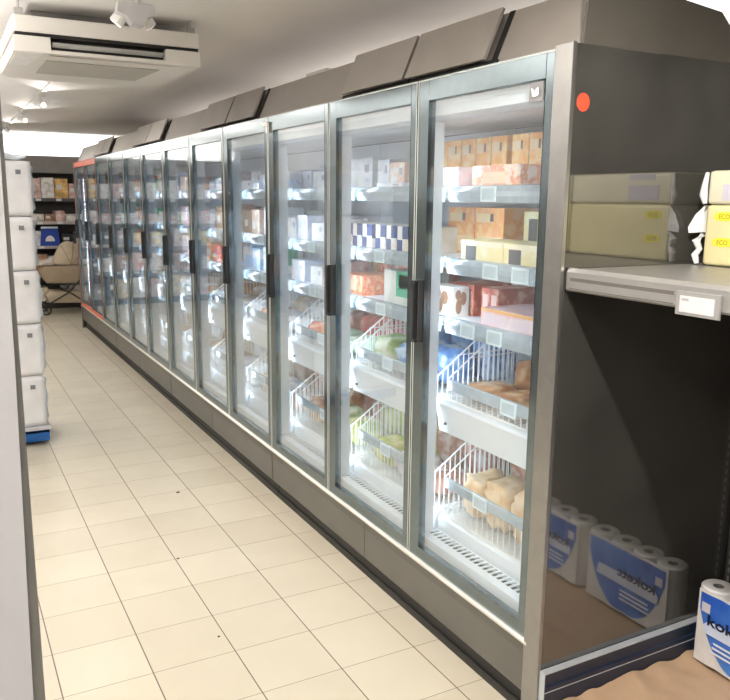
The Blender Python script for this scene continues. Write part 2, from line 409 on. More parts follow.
    if u == 0:
        obj('side_panel', MB().box(.004, XO, -.065, -.002, .0, 2.224), M_side, cab, .002)
        obj('corner_post', MB().box(-.012, .0035, -.066, .011, .0, 2.228), M_post, cab, .003)
        ep = [(.030, 2.2245), (.030, FZ1+.006), (.30, FZ1-.016+.022), (.603, 2.373), (.72, 2.235), (.93, 2.2245)]
        ep = [(.030, 2.2245), (.045, 2.425), (.603, 2.373), (.78, 2.18+.0445)]
        obj('end_plate', MB().prism(ep, -.062, -.053), mat('dark_end_plate', (.10, .092, .08), .38, .2, .1, 4), cab)
        st = obj('sticker', MB().prism([(.024*math.cos(t*math.pi/14), .026*math.sin(t*math.pi/14)) for t in range(28)], -.0012, 0), M_red, cab, loc=(.038, -.0652, 2.062))
        tag(st, 'round red orange sticker on the dark side')
    if u == 3:
        obj('side_panel', MB().box(.004, XO, LN+.002, LN+.05, .0, 2.224), M_side, cab, .002)
        obj('end_post', MB().box(-.008, .004, LN-.003, LN+.05, 0, 2.224), M_post, cab)
    if u == 1:
        cl = obj('top_clip', MB().box(-.016, -.002, -.03, .05, 2.17, 2.190).box(-.016, -.002, -.03, -.012, 2.13, 2.17), mat('white_clip', (.85, .85, .84), .4), cab, .002)
        tag(cl, 'white plastic clip at the top corner')
    obj('seam', MB().box(-.0008, .0, LN-.0035, LN-.001, .12, ZB-.02), M_dark, cab)
    obj('seam', MB().box(-.0008, .0, LN*.5-.002, LN*.5, .12, ZB-.03), M_dark, cab)

# ------------------------------------------------------------------ wire baskets
def basket_mesh(name, fh, sh_, lean=.22):
    """origin: bottom front centre; extends +x, width W-.07"""
    mb = MB(); hw = (W-.075)/2; D = .52; r = .0024; rt = .0036
    mb.tube([(0, -hw, fh), (0, hw, fh)], rt); mb.tube([(0, -hw, 0.004), (0, hw, 0.004)], rt)
    n = 22
    for k in range(n):
        y = -hw+2*hw*k/(n-1); mb.tube([(0, y, .004), (0, y, fh)], r, 4, close=False); 
        mb.tube([(0, y, .003), (D, y, .003)], r*.8, 3, close=False)
        mb.tube([(D, y, .003), (D, y, sh_)], r*.8, 3, close=False)
    mb.tube([(D, -hw, sh_), (D, hw, sh_)], rt)
    for s in (-1, 1):
        y = s*hw
        mb.tube([(0, y, fh), (lean, y, sh_), (D, y, sh_)], rt); mb.tube([(0, y, .004), (D, y, .004)], rt)
        mb.tube([(lean*.45, y, (fh+sh_)/2), (D, y, (fh+sh_)/2+.01)], r)
        for k in range(1, 20):
            x = D*k/20; zt = fh+(sh_-fh)*min(1, x/lean); mb.tube([(x, y, .004), (x, y, zt)], r, 4, close=False)
    return mb.mesh(name, M_wire)
def basket_front(fh, z0):
    return MB().prism([(-.002, fh+.004), (-.008, fh), (-.008, z0), (-.004, z0), (-.003, fh-.004), (.004, fh-.002), (.004, fh+.004)], -(W-.09)/2, (W-.09)/2).mesh('front_band', M_rail)
ME_bU = basket_mesh('wire_basket', .085, .245); ME_bL = basket_mesh('wire_basket', .165, .36, .28)
ME_fU = basket_front(.085, .045); ME_fL = basket_front(.165, .128)
for lv, (me, mfr, z, fh, nm) in enumerate(((ME_bU, ME_fU, .970, .06, 'upper'), (ME_bL, ME_fL, .468, .142, 'lower'))):
    for n in range(ND):
        o = put('wire_basket', me, None, (.150, n*W+W/2, z))
        tag(o, '%s white wire basket inside the freezer behind the %s glass door from the near end' % (nm, ORD[n]), 'basket', 'white wire baskets in the freezers')
        put('front_band', mfr, o)
        put('price_ticket', ME_ticket, o, (-.008, random.uniform(-.1, .12), fh))

# ------------------------------------------------------------------ products
ST = {
 'orange':  ('tall orange ice cream carton', (.93, .50, .16), (.97, .68, .32), (.86, .38, .10)),
 'orange2': ('orange ice cream carton', (.92, .38, .12), (.96, .60, .28), (.93, .52, .30)),
 'pinkor':  ('pink and orange ice cream box', (.90, .35, .20), (.95, .75, .65), (.95, .62, .45)),
 'pinkwhite': ('pale pink and white box', (.85, .68, .72), (.93, .90, .92), (.90, .60, .60)),
 'cream':   ('cream carton', (.90, .78, .42), (.93, .86, .62), (.88, .72, .40)),
 'creamtray': ('cream yellow flat carton with dark label', (.93, .83, .48), (.95, .90, .66), (.93, .80, .42)),
 'balls':   ('white box with brown ball picture', (.88, .86, .82), (.90, .88, .85), (.82, .78, .74)),
 'redbrown': ('red brown slim carton', (.52, .10, .06), (.75, .35, .25), (.45, .08, .04)),
 'pinktray': ('pink and white flat tray box', (.88, .62, .68), (.92, .84, .86), (.90, .55, .55)),
 'white':   ('white carton', (.84, .86, .90), (.78, .80, .88), (.90, .90, .92)),
 'tan':     ('white and tan carton', (.80, .62, .50), (.90, .84, .80), (.72, .45, .35)),
 'bluewhite': ('white and navy blue carton', (.86, .82, .76), (.90, .88, .86), (.84, .72, .60)),
 'redbox':  ('orange red box with food picture', (.82, .16, .06), (.90, .45, .25), (.93, .72, .55)),
 'red':     ('red box', (.75, .08, .06), (.88, .30, .22), (.85, .55, .45)),
 'green':   ('white and green carton', (.85, .88, .85), (.90, .92, .90), (.80, .84, .80)),
 'lav':     ('pale lavender carton', (.70, .72, .84), (.84, .85, .92), (.78, .76, .86)),
 'blue':    ('white and blue box', (.30, .48, .78), (.82, .88, .94), (.60, .72, .88)),
 'brown':   ('brown cardboard box', (.46, .30, .19), (.55, .38, .26), (.40, .26, .16)),
 'orangebox': ('orange topped box', (.86, .40, .14), (.90, .66, .42), (.84, .30, .10)),
 'pale':    ('pale grey carton', (.70, .72, .74), (.80, .80, .80), (.76, .68, .64)),
}
M_lab = mat('dark_carton_label', (.12, .11, .12), .5); M_navy = mat('navy_print', (.045, .07, .22), .5)
M_wlab = mat('white_carton_label', (.85, .85, .85), .5); M_brownp = mat('brown_print', (.36, .20, .12), .5)
M_greenp = mat('green_print', (.12, .55, .36), .5); M_orp = mat('orange_rim_print', (.90, .50, .20), .5)
CACHE = {}
def prod_mesh(style, w, d, h):
    key = (style, round(w, 3), round(d, 3), round(h, 3))
    if key in CACHE: return CACHE[key]
    lookn, b_, a_, c_ = ST[style]
    m0 = print_mat('print_'+style, b_, a_, c_, 16 if h > .1 else 22)
    me = MB().box(0, d, 0, w, 0, h).mesh('carton', m0, .003)
    mats = [m0, M_lab, M_wlab]; mb = MB(); e = .0008
    def R(y0, y1, z0, z1, mi): mb.box(-e, .0, w*y0, w*y1, h*z0, h*z1, mi)
    def Q(x0, x1, z0, z1, mi): mb.box(d*x0, d*x1, -e, 0, h*z0, h*z1, mi)
    if style in ('orange', 'orange2'):
        R(.45, .95, .70, .88, 2); R(.34, .46, .72, .88, 1); Q(.55, .90, .72, .86, 2); R(.1, .9, .05, .4, 2)
        mats[2] = mat('pale_orange_print', (.93, .70, .42), .5)
    elif style == 'cream': R(.35, .75, .25, .85, 1)
    elif style == 'creamtray': R(.62, .88, .05, .75, 1); R(0, 1, .76, .97, 2); mats[2] = mat('cream_rim', (.95, .90, .70), .5)
    elif style == 'balls':
        mats[1] = M_brownp
        for (cy, cz, r) in ((.62, .35, .20), (.35, .62, .18), (.66, .74, .13)):
            i = len(mb.v); k = 12
            for t in range(k): mb.v.append((-e, w*cy+w*r*math.cos(t*6.2832/k), h*cz+w*r*math.sin(t*6.2832/k)))
            mb.f.append(tuple(range(i, i+k))); mb.m.append(1); i = len(mb.v)
            for t in range(k): mb.v.append((d*(1-cy)+d*.18*math.cos(t*6.2832/k), -e, h*cz+w*r*math.sin(t*6.2832/k)))
            mb.f.append(tuple(range(i, i+k))); mb.m.append(1)
    elif style == 'redbrown': R(.2, .8, .35, .80, 2); mats[2] = mat('pale_red_print', (.80, .55, .50), .5); R(.15, .85, .05, .28, 1); mats[1] = mat('tan_print', (.62, .42, .30), .5)
    elif style == 'pinktray': R(0, 1, .82, 1, 1); mats[1] = M_orp; R(.08, .46, .12, .72, 2); R(.54, .95, .12, .72, 2); mats[2] = mat('pink_white_print', (.88, .76, .84), .5); Q(0, 1, .82, 1, 1)
    elif style == 'bluewhite': R(.0, .52, .5, 1, 1); R(.52, 1, .0, .45, 1); mats[1] = M_navy; Q(.0, .5, .4, 1, 1)
    elif style == 'green': R(.0, .55, .25, 1, 1); mats[1] = M_greenp; R(.08, .45, .5, .9, 2); Q(0, .8, .3, 1, 1)
    elif style in ('redbox', 'pinkor'): R(.25, .75, .2, .7, 2); mats[2] = mat('food_picture', (.90, .70, .50), .5); R(.8, .95, .5, .9, 1); mats[1] = M_wlab
    elif style == 'blue': R(.1, .9, .55, .9, 1); mats[1] = M_wlab
    elif style == 'orangebox': R(0, 1, .78, 1, 1); mats[1] = M_orp; R(.2, .8, .2, .6, 2)
    elif style == 'brown': R(.3, .7, .3, .6, 2)
    else: R(.15, .35, .55, .8, 1); R(.5, .9, .2, .5, 2); mats[1] = mat('grey_print', (.42, .42, .5), .5)
    art = mb.mesh('printed_label', mats)
    CACHE[key] = (me, art); return CACHE[key]
PLACED = []
CAMP = Vector((CX, CY, CZ))
def seen(pt):
    """through which door, and how far right in the photo, a thing shows"""
    d = Vector(pt)-CAMP; t = (.03-CX)/d.x; y = CY+t*d.y
    z = d.dot(F_); return max(0, min(ND-1, int(y//W))), 365+FPX*d.dot(R_)/z
def prod(style, x, y, z, w, d, h, where, rz=0):
    me, art = prod_mesh(style, w, d, h)
    o = put('carton', me, None, (x, y, z+.0006), (0, 0, rz))
    put('printed_label', art, o)
    PLACED.append((o, ST[style][0], where, (x, y+w/2, z+h/2), 'box' if 'box' in ST[style][0] else 'carton'))
    return o
SN = ['top shelf', 'second shelf', 'third shelf']
def row(si, x, y, items, rowname):
    """items: (style, w, d, h[, gap]) set along the shelf from the near side away"""
    for it in items:
        st, w_, d_, h_ = it[:4]
        if st: 
            # never straddle two shelves
            k0 = math.floor((y-.008)/W); lim = (k0+1)*W-.008
            if y+w_ > lim: y = (k0+1)*W+.010
            prod(st, x, y, SH[si], w_, d_, h_, (SN[si], rowname))
        y += w_+(it[4] if len(it) > 4 else .006)
# first door
row(0, .44, .33, [('orange', .102, .2, .218)]*9, 'back row')
row(0, .20, .42, [('pinkor', .27, .20, .085, .03), ('pinkwhite', .12, .2, .085, .02)], 'front row')
row(1, .44, .53, [('cream', .13, .2, .195, .02), ('orange2', .20, .22, .205), ('orange2', .20, .22, .205)], 'back row')
row(1, .19, .20, [('creamtray', .265, .22, .082), ('creamtray', .265, .22, .082)], 'front row')
row(2, .20, .25, [('pinktray', .35, .24, .070, .1)], 'front row')
row(2, .30, .625, [('redbrown', .055, .2, .130, .002)]*5, 'back row')
row(2, .20, .80, [('balls', .16, .085, .125)], 'front row')
row(2, .46, .30, [('brown', .28, .2, .10)], 'back row')
# second door
row(0, .44, 1.60, [('tan', .15, .2, .14), ('white', .12, .2, .16, .06), ('white', .25, .22, .175)], 'back row')
row(0, .22, 1.25, [('white', .24, .14, .03)], 'front row')
row(1, .24, 1.12, [('bluewhite', .098, .2, .115)]*7, 'front row')
row(2, .20, 1.12, [('green', .25, .2, .155, .03)], 'front row')
row(2, .20, 1.595, [('redbox', .22, .2, .10)], 'front row')
row(2, .46, 1.40, [('red', .12, .2, .15), ('redbox', .14, .2, .17), ('red', .14, .2, .17), ('redbox', .14, .2, .16), ('pinkor', .14, .2, .15)], 'back row')
# third door
row(0, .46, 2.38, [('pale', .14, .22, .10, .03), ('white', .2, .22, .12, .03), ('lav', .14, .2, .13)], 'back row')
row(1, .24, 1.98, [('lav', .14, .2, .13), ('white', .16, .2, .10), ('lav', .14, .2, .14, .02), ('white', .14, .2, .12)], 'front row')
row(2, .22, 1.92, [('pinkwhite', .16, .2, .14, .02), ('white', .16, .2, .10), ('lav', .18, .2, .12)], 'front row')
row(1, .46, 2.45, [('lav', .2, .2, .14), ('white', .2, .2, .16), ('tan', .2, .2, .15)], 'back row')
row(2, .46, 2.45, [('white', .2, .2, .14), ('lav', .2, .2, .13), ('white', .2, .2, .15)], 'back row')
# fourth door
row(0, .24, 2.88, [('blue', .17, .2, .075, .01), ('lav', .12, .2, .05, .02), ('white', .18, .2, .07)], 'front row')
row(0, .46, 3.25, [('white', .2, .2, .14), ('lav', .2, .2, .12), ('pale', .2, .2, .15)], 'back row')
row(1, .24, 2.84, [('white', .2, .2, .18, .01), ('tan', .14, .2, .16, .03), ('brown', .16, .2, .15)], 'front row')
row(1, .46, 3.3, [('green', .2, .2, .16), ('white', .2, .2, .16), ('brown', .2, .2, .12)], 'back row')
row(2, .24, 2.86, [('green', .2, .2, .16, .01), ('blue', .16, .2, .14), ('blue', .16, .2, .16)], 'front row')
row(2, .46, 3.3, [('lav', .2, .2, .14), ('tan', .2, .2, .16), ('blue', .2, .2, .12)], 'back row')
# fifth door
row(0, .24, 3.72, [('white', .12, .2, .07, .01), ('pale', .14, .2, .1, .02), ('blue', .14, .2, .08)], 'front row')
row(0, .46, 4.17, [('pinkwhite', .12, .2, .16), ('tan', .12, .2, .14)], 'back row')
row(1, .24, 3.74, [('tan', .12, .2, .19, .01), ('brown', .16, .2, .17, .02), ('lav', .14, .2, .15)], 'front row')
row(1, .46, 4.17, [('brown', .2, .2, .17), ('lav', .2, .2, .14)], 'back row')
row(2, .22, 3.74, [('red', .2, .2, .12), ('orangebox', .2, .2, .13), ('red', .2, .2, .10)], 'front row')
row(2, .46, 4.17, [('orangebox', .2, .2, .15), ('red', .2, .2, .13)], 'back row')
# sixth to twelfth door
far = ['white', 'lav', 'pale', 'pinkwhite', 'tan', 'blue', 'redbox', 'green', 'brown']
for n in range(6, 12):
    for si in range(3):
        yy = n*W+.05
        for q in range(3):
            prod(random.choice(far if q else far[:5]), .20, yy, SH[si], .18, .22, random.choice((.10, .13, .16)), (SN[si], 'front row')); yy += .235
# frozen bags and packs in the baskets
BAG = {'blue': ('blue frozen food bag', (.16, .36, .72), (.55, .70, .86), (.10, .22, .55)),
       'green': ('green vegetable bag', (.42, .55, .22), (.75, .80, .62), (.30, .42, .12)),
       'brown': ('brown orange pizza pack', (.55, .27, .11), (.75, .48, .25), (.42, .16, .06)),
       'redp': ('orange red frozen pack', (.85, .22, .10), (.92, .50, .30), (.85, .62, .45)),
       'bread': ('tan bag of frozen bread rolls', (.80, .56, .32), (.88, .70, .48), (.66, .40, .20)),
       'maroon': ('red brown frozen food bag', (.42, .16, .11), (.58, .30, .24), (.70, .60, .60)),
       'red': ('red frozen food bag', (.72, .13, .12), (.80, .35, .32), (.60, .08, .08)),
       'pinkb': ('crumpled pink bag', (.80, .52, .52), (.90, .80, .78), (.66, .34, .36)),
       'mint': ('pale green plastic tub', (.50, .72, .52), (.80, .88, .80), (.66, .80, .66)),
       'white': ('white frozen food bag', (.80, .82, .86), (.88, .88, .9), (.72, .74, .82)),
       'yel': ('green and yellow vegetable bag', (.60, .60, .16), (.78, .74, .40), (.34, .44, .12)),
       'tanb': ('tan brown frozen food bag', (.62, .46, .34), (.76, .66, .56), (.52, .34, .22))}
def bag_mesh(st, w, d, h, seed):
    key = ('bag', st, w, d, h, seed)
    if key in CACHE: return CACHE[key]
    bm = bmesh.new(); bmesh.ops.create_icosphere(bm, subdivisions=3, radius=1)
    lump = 1.9 if st != 'bread' else 2.6
    for v in bm.verts:
        c = v.co.copy(); q = Vector([math.copysign(abs(t)**.55, t) for t in c])
        nn = noise.noise(c*lump+Vector((seed*3.7, 0, 0)))*.28+noise.noise(c*6+Vector((0, seed*2.1, 0)))*.07
        q *= (1+nn*(1.1 if st == 'bread' else .8))
        v.co = Vector((q.x*d*.45, q.y*w*.45, q.z*h*.45))
    zmin = min(v.co.z for v in bm.verts)
    for v in bm.verts: v.co.z -= zmin
    me = bpy.data.meshes.new('frozen_bag'); bm.to_mesh(me); bm.free()
    lk, b_, a_, c_ = BAG[st]; me.materials.append(print_mat('bag_'+st, b_, a_, c_, 11, .25 if st != 'bread' else .5))
    me.polygons.foreach_set('use_smooth', [True]*len(me.polygons)); CACHE[key] = me; return me
def bag(st, x, y, z, w, d, h, seed, where, rz=0):
    o = put('frozen_food_bag' if st != 'mint' else 'plastic_tub', bag_mesh(st, w, d, h, seed), None, (x, y, z+.006), (0, 0, rz))
    PLACED.append((o, BAG[st][0], where, (x, y, z+h/2), 'tub' if st == 'mint' else 'bag'))
UB, LB = ('upper basket', ''), ('lower basket', '')
ZU, ZL = .975, .473
def grid_bags(n, lv, spec, h0):
    """spec: 2 rows (front, back) of styles from near to far"""
    z = ZU if lv == 0 else ZL
    for r_, rowspec in enumerate(spec):
        m_ = len(rowspec)
        for q, st in enumerate(rowspec):
            if not st: continue
            w_ = (W-.12)/m_*.93; y = n*W+.06+(W-.12)*(q+.5)/m_; hh = h0[r_]*random.uniform(.9, 1.1)
            bag(st, (.29, .53)[r_], y, z, w_, .21, hh, (n*5+q*3+r_) % 7, UB if lv == 0 else LB)
grid_bags(0, 0, [['redp', 'brown', 'brown', 'brown'], ['brown', 'redp', 'redp', 'brown']], (.07, .15))
grid_bags(0, 1, [['bread', 'bread', 'bread', 'bread'], ['bread', 'bread', 'maroon']], (.215, .27))
grid_bags(1, 0, [['blue', 'blue', 'green'], ['blue', 'blue', 'blue', 'green']], (.17, .24))
grid_bags(1, 1, [['maroon', 'white', 'yel'], ['maroon', 'maroon', 'yel']], (.12, .24))
grid_bags(1, 0, [], (.1, .1))
for n, a0, a1 in ((2, [['mint', 'mint', 'redp'], ['red', 'red', 'red', 'maroon']], [['yel', 'green', 'brown'], ['yel', 'maroon', 'brown']]),
                  (3, [['white', 'white', 'redp'], ['white', 'white', 'tanb']], [['tanb', 'white', 'tanb'], ['tanb', 'brown', 'tanb']]),
                  (4, [['white', 'tanb', 'white'], ['white', 'blue', 'tanb']], [['white', 'white', 'tanb'], ['tanb', 'tanb', 'white']]),
                  (5, [['white', 'brown', 'white'], ['brown', 'white', 'tanb']], [['white', 'tanb', 'white'], ['tanb', 'white', 'brown']]),
                  (6, [['white', 'white'], ['tanb', 'white']], [['white', 'tanb'], ['white', 'white']]),
                  (7, [['white', 'tanb'], ['white', 'blue']], [['white', 'white'], ['tanb', 'white']]),
                  (8, [['white', 'red'], ['white', 'tanb']], [['tanb', 'white'], ['white', 'white']]),
                  (9, [['white', 'tanb'], ['white', 'white']], [['white', 'tanb'], ['white', 'white']]),
                  (10, [['white', 'tanb'], ['white', 'white']], [['white', 'tanb'], ['white', 'white']]),
                  (11, [['white', 'tanb'], ['white', 'white']], [['white', 'tanb'], ['white', 'white']])):
    grid_bags(n, 0, a0, (.10, .17) if n < 6 else (.12, .16)); grid_bags(n, 1, a1, (.15, .24))
# a crumpled pink bag standing on the top shelf behind the fifth door
bag('pinkb', .56, 4.57, SH[0]+.004,   .16, .2, .18, 3, ('top shelf', 'front row'))

# labels: what it looks like, where it stands in its row, which door it shows through
from collections import defaultdict
G = defaultdict(list)
for t in PLACED:
    n, px = seen(t[3]); G[(t[1], t[2], n)].append((px, t))
for (look, where, n), L_ in G.items():
    L_.sort(key=lambda q: -q[0])
    for k, (px, t) in enumerate(L_):
        o = t[0]; wh = where[0] if not where[1] else '%s of %s' % (where[1], where[0])
        nth = '' if len(L_) == 1 else ('%s from right, ' % ORD[k] if k else 'rightmost, ')
        lab = '%s, %s%s, behind %s glass door' % (look, nth, wh, ORD[n])
        ws = lab.split()
        if len(ws) > 16: lab = lab.replace(' glass door', ' door').replace('from right', 'in')
        if len(lab.split()) > 16: lab = lab.replace(' ice cream', '').replace(' flat', '').replace(' frozen food', '')
        if len(lab.split()) > 16: lab = lab.replace(' with food picture', '').replace(' with brown ball picture', '').replace(' with dark label', '')
        o['label'] = lab; o['category'] = t[4]
        o['group'] = 'frozen food on the %ses of the freezers' % 'shelf' if 'shelf' in where[0] else 'frozen food in the wire baskets'
for t in PLACED:
    if 'shelf' in t[2][0]: t[0]['group'] = 'frozen cartons on the freezer shelves'

# ------------------------------------------------------------------ shelf bay on the right with tissue packs
M_shelf = mat('light_grey_shelf_steel', (.31, .305, .295), .38, .5, .04, 10)
M_black = mat('black_back_panel', (.012, .012, .011), .6, 0, .3)
sb = thing('shelving_bay', 'light grey steel shelf bay with black back beside the freezer end', 'shelf', (0, -.07, 0))
obj('back_panel', MB().box(.935, .955, -2.4, -.004, 0, 2.62), M_black, sb)  # extended upward to darken the reflection in the glossy side panel
upm = MB().box(.885, .934, -.035, -.006, 0, 2.15)
for k in range(60): upm.box(.8835, .885, -.024, -.017, .1+k*.034, .12+k*.034, 1)
obj('upright', upm, [mat('black_upright', (.05, .05, .05), .4), mat('slot_edges', (.25, .25, .24), .5)], sb)
shf = obj('shelf_board', MB().box(.024, .93, -2.3, -.003, 1.556, 1.580), M_shelf, sb, .002)
obj('price_rail', MB().prism([(.024, 1.584), (.014, 1.584), (.006, 1.572), (.006, 1.520), (.012, 1.514), (.020, 1.516), (.020, 1.55), (.024, 1.555)], -2.3, -.003), M_shelf, shf, .001)
obj('rail_slot', MB().box(.0052, .0062, -.40, -.02, 1.546, 1.556).box(.0052, .0062, -.40, -.02, 1.5225, 1.525), mat('rail_slot_dark', (.10, .09, .085), .6), shf)
tk = obj('price_ticket_holder', MB().box(-.003, .004, -.545, -.415, 1.500, 1.560), mat('grey_ticket_holder', (.24, .24, .235), .35), shf, .001)
obj('price_ticket', MB().box(-.0045, -.003, -.530, -.428, 1.508, 1.549), mat('ticket_paper', (.50, .495, .52), .5), tk)
obj('ticket_text', MB().box(-.005, -.0045, -.455, -.434, 1.537, 1.543), mat('ticket_grey_ink', (.30, .30, .33), .5), tk)
MI = mat('ticket_pale_ink', (.5, .49, .55), .5)
obj('ticket_text', MB().box(-.005, -.0045, -.462, -.434, 1.526, 1.529), MI, tk)
# tissue packs on the shelf
M_yel = mat('cream_yellow_wrap', (.68, .62, .35), .35, 0, .05, 9, .15)
M_yel2 = mat('cream_wrap_pale', (.66, .63, .48), .35, 0, .04, 9, .15)
M_film = mat('crumpled_clear_film', (.72, .73, .74), .25, 0, .2, 26, .6)
M_oval = mat('yellow_green_oval', (.72, .66, .05), .4, 0, .06)
def oval(y, z, ry, rz): return [(y+math.copysign(abs(math.cos(t*math.pi/14))**.7, math.cos(t*math.pi/14))*ry, z+math.copysign(abs(math.sin(t*math.pi/14))**.7, math.sin(t*math.pi/14))*rz) for t in range(28)]
names = ['lower', 'upper']
for k, (y1, lvl) in enumerate(((-.135, 0), (-.135, 1), (-.62, 0), (-.62, 1), (-1.11, 0), (-1.11, 1))):
    z0 = 1.582 + lvl*.1915; hh = (.190, .105)[lvl]
    pk = thing('tissue_pack', ['cream yellow wrapped tissue pack with oval badges on the shelf, nearest the freezer, lower',
                               'pale cream tissue pack stacked on top of the one nearest the freezer'][lvl] if k < 2 else
               '%s tissue pack on grey shelf, past right edge of view, place %s' % (names[lvl], ['two', 'three'][(k-2)//2]), 'tissue pack', (.52, y1, z0), 0, 'tissue packs on the grey shelf')
    obj('wrap', MB().box(0, .34, -.475, 0, 0, hh), (M_yel, M_yel2)[lvl], pk, .012, True)
    if lvl == 0:
        for zz in (.155, .075):
            obj('oval_badge', MB().prism(oval(-.070, zz, .036, .014), -.0015, .0005, 0, 'x'), M_oval, pk)
            put('badge_text', text_mesh('badge_text', 'ECO', .020, mat('olive_ink', (.25, .20, .02), .5), .0003), pk, (-.0018, -.050, zz-.007), ROT_NX)
    else:
        obj('window_print', MB().box(-.0015, .0, -.19, -.055, .012, .062), mat('grey_lilac_print', (.50, .48, .56), .5), pk)
        obj('window_print', MB().box(-.0015, .0, -.19, -.075, .080, .100), mat('grey_lilac_print', (.50, .48, .56), .5), pk)
    if k == 0:
        fm = MB(); 
        pts = [(0, .0, .19), (-.002, .052, .115), (-.004, .052, .098), (0, .0, .100)]
        fm.v += [(-.006, .001, .188), (-.010, .030, .160), (-.014, .052, .118), (-.012, .050, .100), (-.008, .001, .104), (.02, .001, .188), (.02, .028, .158), (.018, .048, .116), (.018, .046, .1), (.02, .001, .104)]
        fm.f += [(0, 1, 4), (1, 2, 3, 4), (5, 9, 6), (6, 9, 8, 7), (0, 5, 6, 1), (1, 6, 7, 2), (2, 7, 8, 3), (3, 8, 9, 4)]; fm.m += [0]*8
        fm.tube([(.004, .006, .098), (-.004, .024, .075), (.002, .014, .050), (-.002, .026, .030), (.002, .020, .003)], [.010, .014, .010, .012, .008], 8)
        f = obj('wrap_film', fm, M_film, pk); tag(f, 'crumpled clear film flap at the pack end')
    if k == 1:
        f = obj('wrap_film', MB().tube([(.0, .006, .1), (-.003, .010, .06), (.0, .014, .03), (.0, .006, .002)], [.006, .010, .013, .007], 8), M_film, pk)

# ------------------------------------------------------------------ promotional pallet with brown paper, navy board
nb = obj('skirting_board', MB().prism([(-.0675, .0), (-.0675, .243), (-.071, .247), (-.088, .243), (-.086, .20), (-.091, .195), (-.091, .0)], .0, .86, 0, 'x'), mat('navy_board', (.012, .022, .048), .4, 0, .15, 12), bevel=.001)
tag(nb, 'navy blue skirting board along the foot of the dark freezer side', 'board')
obj('edge_strip', MB().prism([(-.0675, .2435), (-.0675, .249), (-.089, .2475), (-.0895, .2425)], -.001, .86, 0, 'x').prism([(-.0675, .0), (-.0915, .0), (-.0915, .245), (-.0675, .245)], -.004, -.0005, 0, 'x')  .box(.0, .86, -.0925, -.0912, .176, .179), mat('pale_edge_strip', (.52, .56, .60), .35, .3), nb)
def paper_mesh():
    nx, ny = 46, 60; x0, x1, y0, y1 = .012, .872, -1.55, -.094
    vs = []; fs = []
    for i in range(nx+1):
        for j in range(ny+1):
            x = x0+(x1-x0)*i/nx; y = y0+(y1-y0)*j/ny
            if j == ny: y += .002*noise.noise(Vector((x*30, 0, 3)))
            z = .124 + .0045*noise.noise(Vector((x*7, y*7, 0))) + .003*noise.noise(Vector((x*19, y*19, 4)))
            e = (y1-y)
            if e < .10: z += .016*(.5+noise.noise(Vector((x*14, 1.5, 7))))*(1-e/.10)
            vs.append((x, y, z))
    for i in range(nx):
        for j in range(ny):
            a = i*(ny+1)+j; fs.append((a, a+ny+1, a+ny+2, a+1))
    # skirt hanging down on the aisle side
    b0 = len(vs)
    for j in range(ny+1): vs.append((x0-.004+.004*noise.noise(Vector((0, vs[j][1]*12, 0))), vs[j][1], .012))
    for j in range(ny): fs.append((j, j+1, b0+j+1, b0+j))
    me = bpy.data.meshes.new('kraft_paper_sheet'); me.from_pydata(vs, [], fs)
    me.materials.append(mat('brown_kraft_paper', (.49, .335, .215), .6, 0, .08, 5, .25)); me.polygons.foreach_set('use_smooth', [True]*len(fs)); me.update(); return me
pal = thing('display_pallet', 'low wooden display pallet hidden under the brown paper', 'pallet', (0, 0, 0))
pm = MB()
for k in range(9): pm.box(.03, .92, -1.53+k*.16, -1.53+k*.16+.12, .088, .106)
obj('deck', pm, mat('pallet_wood', (.42, .30, .19), .8, 0, .12, 9), pal)
for k in range(3): obj('runner', MB().box(.05+k*.37, .14+k*.37, -1.53, -.12, 0, .0875), MATS['pallet_wood'], pal)
pp = put('kraft_paper_sheet', paper_mesh()); tag(pp, 'brown kraft paper sheet spread under the kitchen roll packs', 'paper')
# kitchen roll packs: four rolls in a row along y
M_roll = mat('white_tissue_roll', (.72, .715, .71), .55, 0, .03, 30, .05)
M_core = mat('grey_cardboard_core', (.20, .19, .18), .8, 0, .1)
M_bluew = None
def blue_wrap():
    m, N_, L_, b_ = nt('blue_wrap_print'); b_.inputs['Roughness'].default_value = .3
    tc_ = N_.new('ShaderNodeTexCoord'); n_ = N_.new('ShaderNodeTexNoise'); n_.inputs['Scale'].default_value = 5; L_.new(tc_.outputs['Object'], n_.inputs[0])
    r_ = N_.new('ShaderNodeValToRGB'); L_.new(n_.outputs['Fac'], r_.inputs[0])
    r_.color_ramp.elements[0].position = .3; r_.color_ramp.elements[0].color = (.02, .10, .50, 1)
    r_.color_ramp.elements[1].position = .75; r_.color_ramp.elements[1].color = (.10, .32, .82, 1)
    L_.new(r_.outputs[0], b_.inputs['Base Color']); return m
M_bluew = blue_wrap(); M_ink = mat('navy_ink', (.01, .012, .05), .4)
RD, RH = .058, .290
def front_profile(y):
    """x of the scalloped front of the pack at y (pack runs 0..-8*RD)"""
    k = min(3, max(0, int(-y/(2*RD)))); c = -(2*k+1)*RD; t = (y-c)/RD
    return RD-math.sqrt(max(0, 1-t*t*.16))*RD
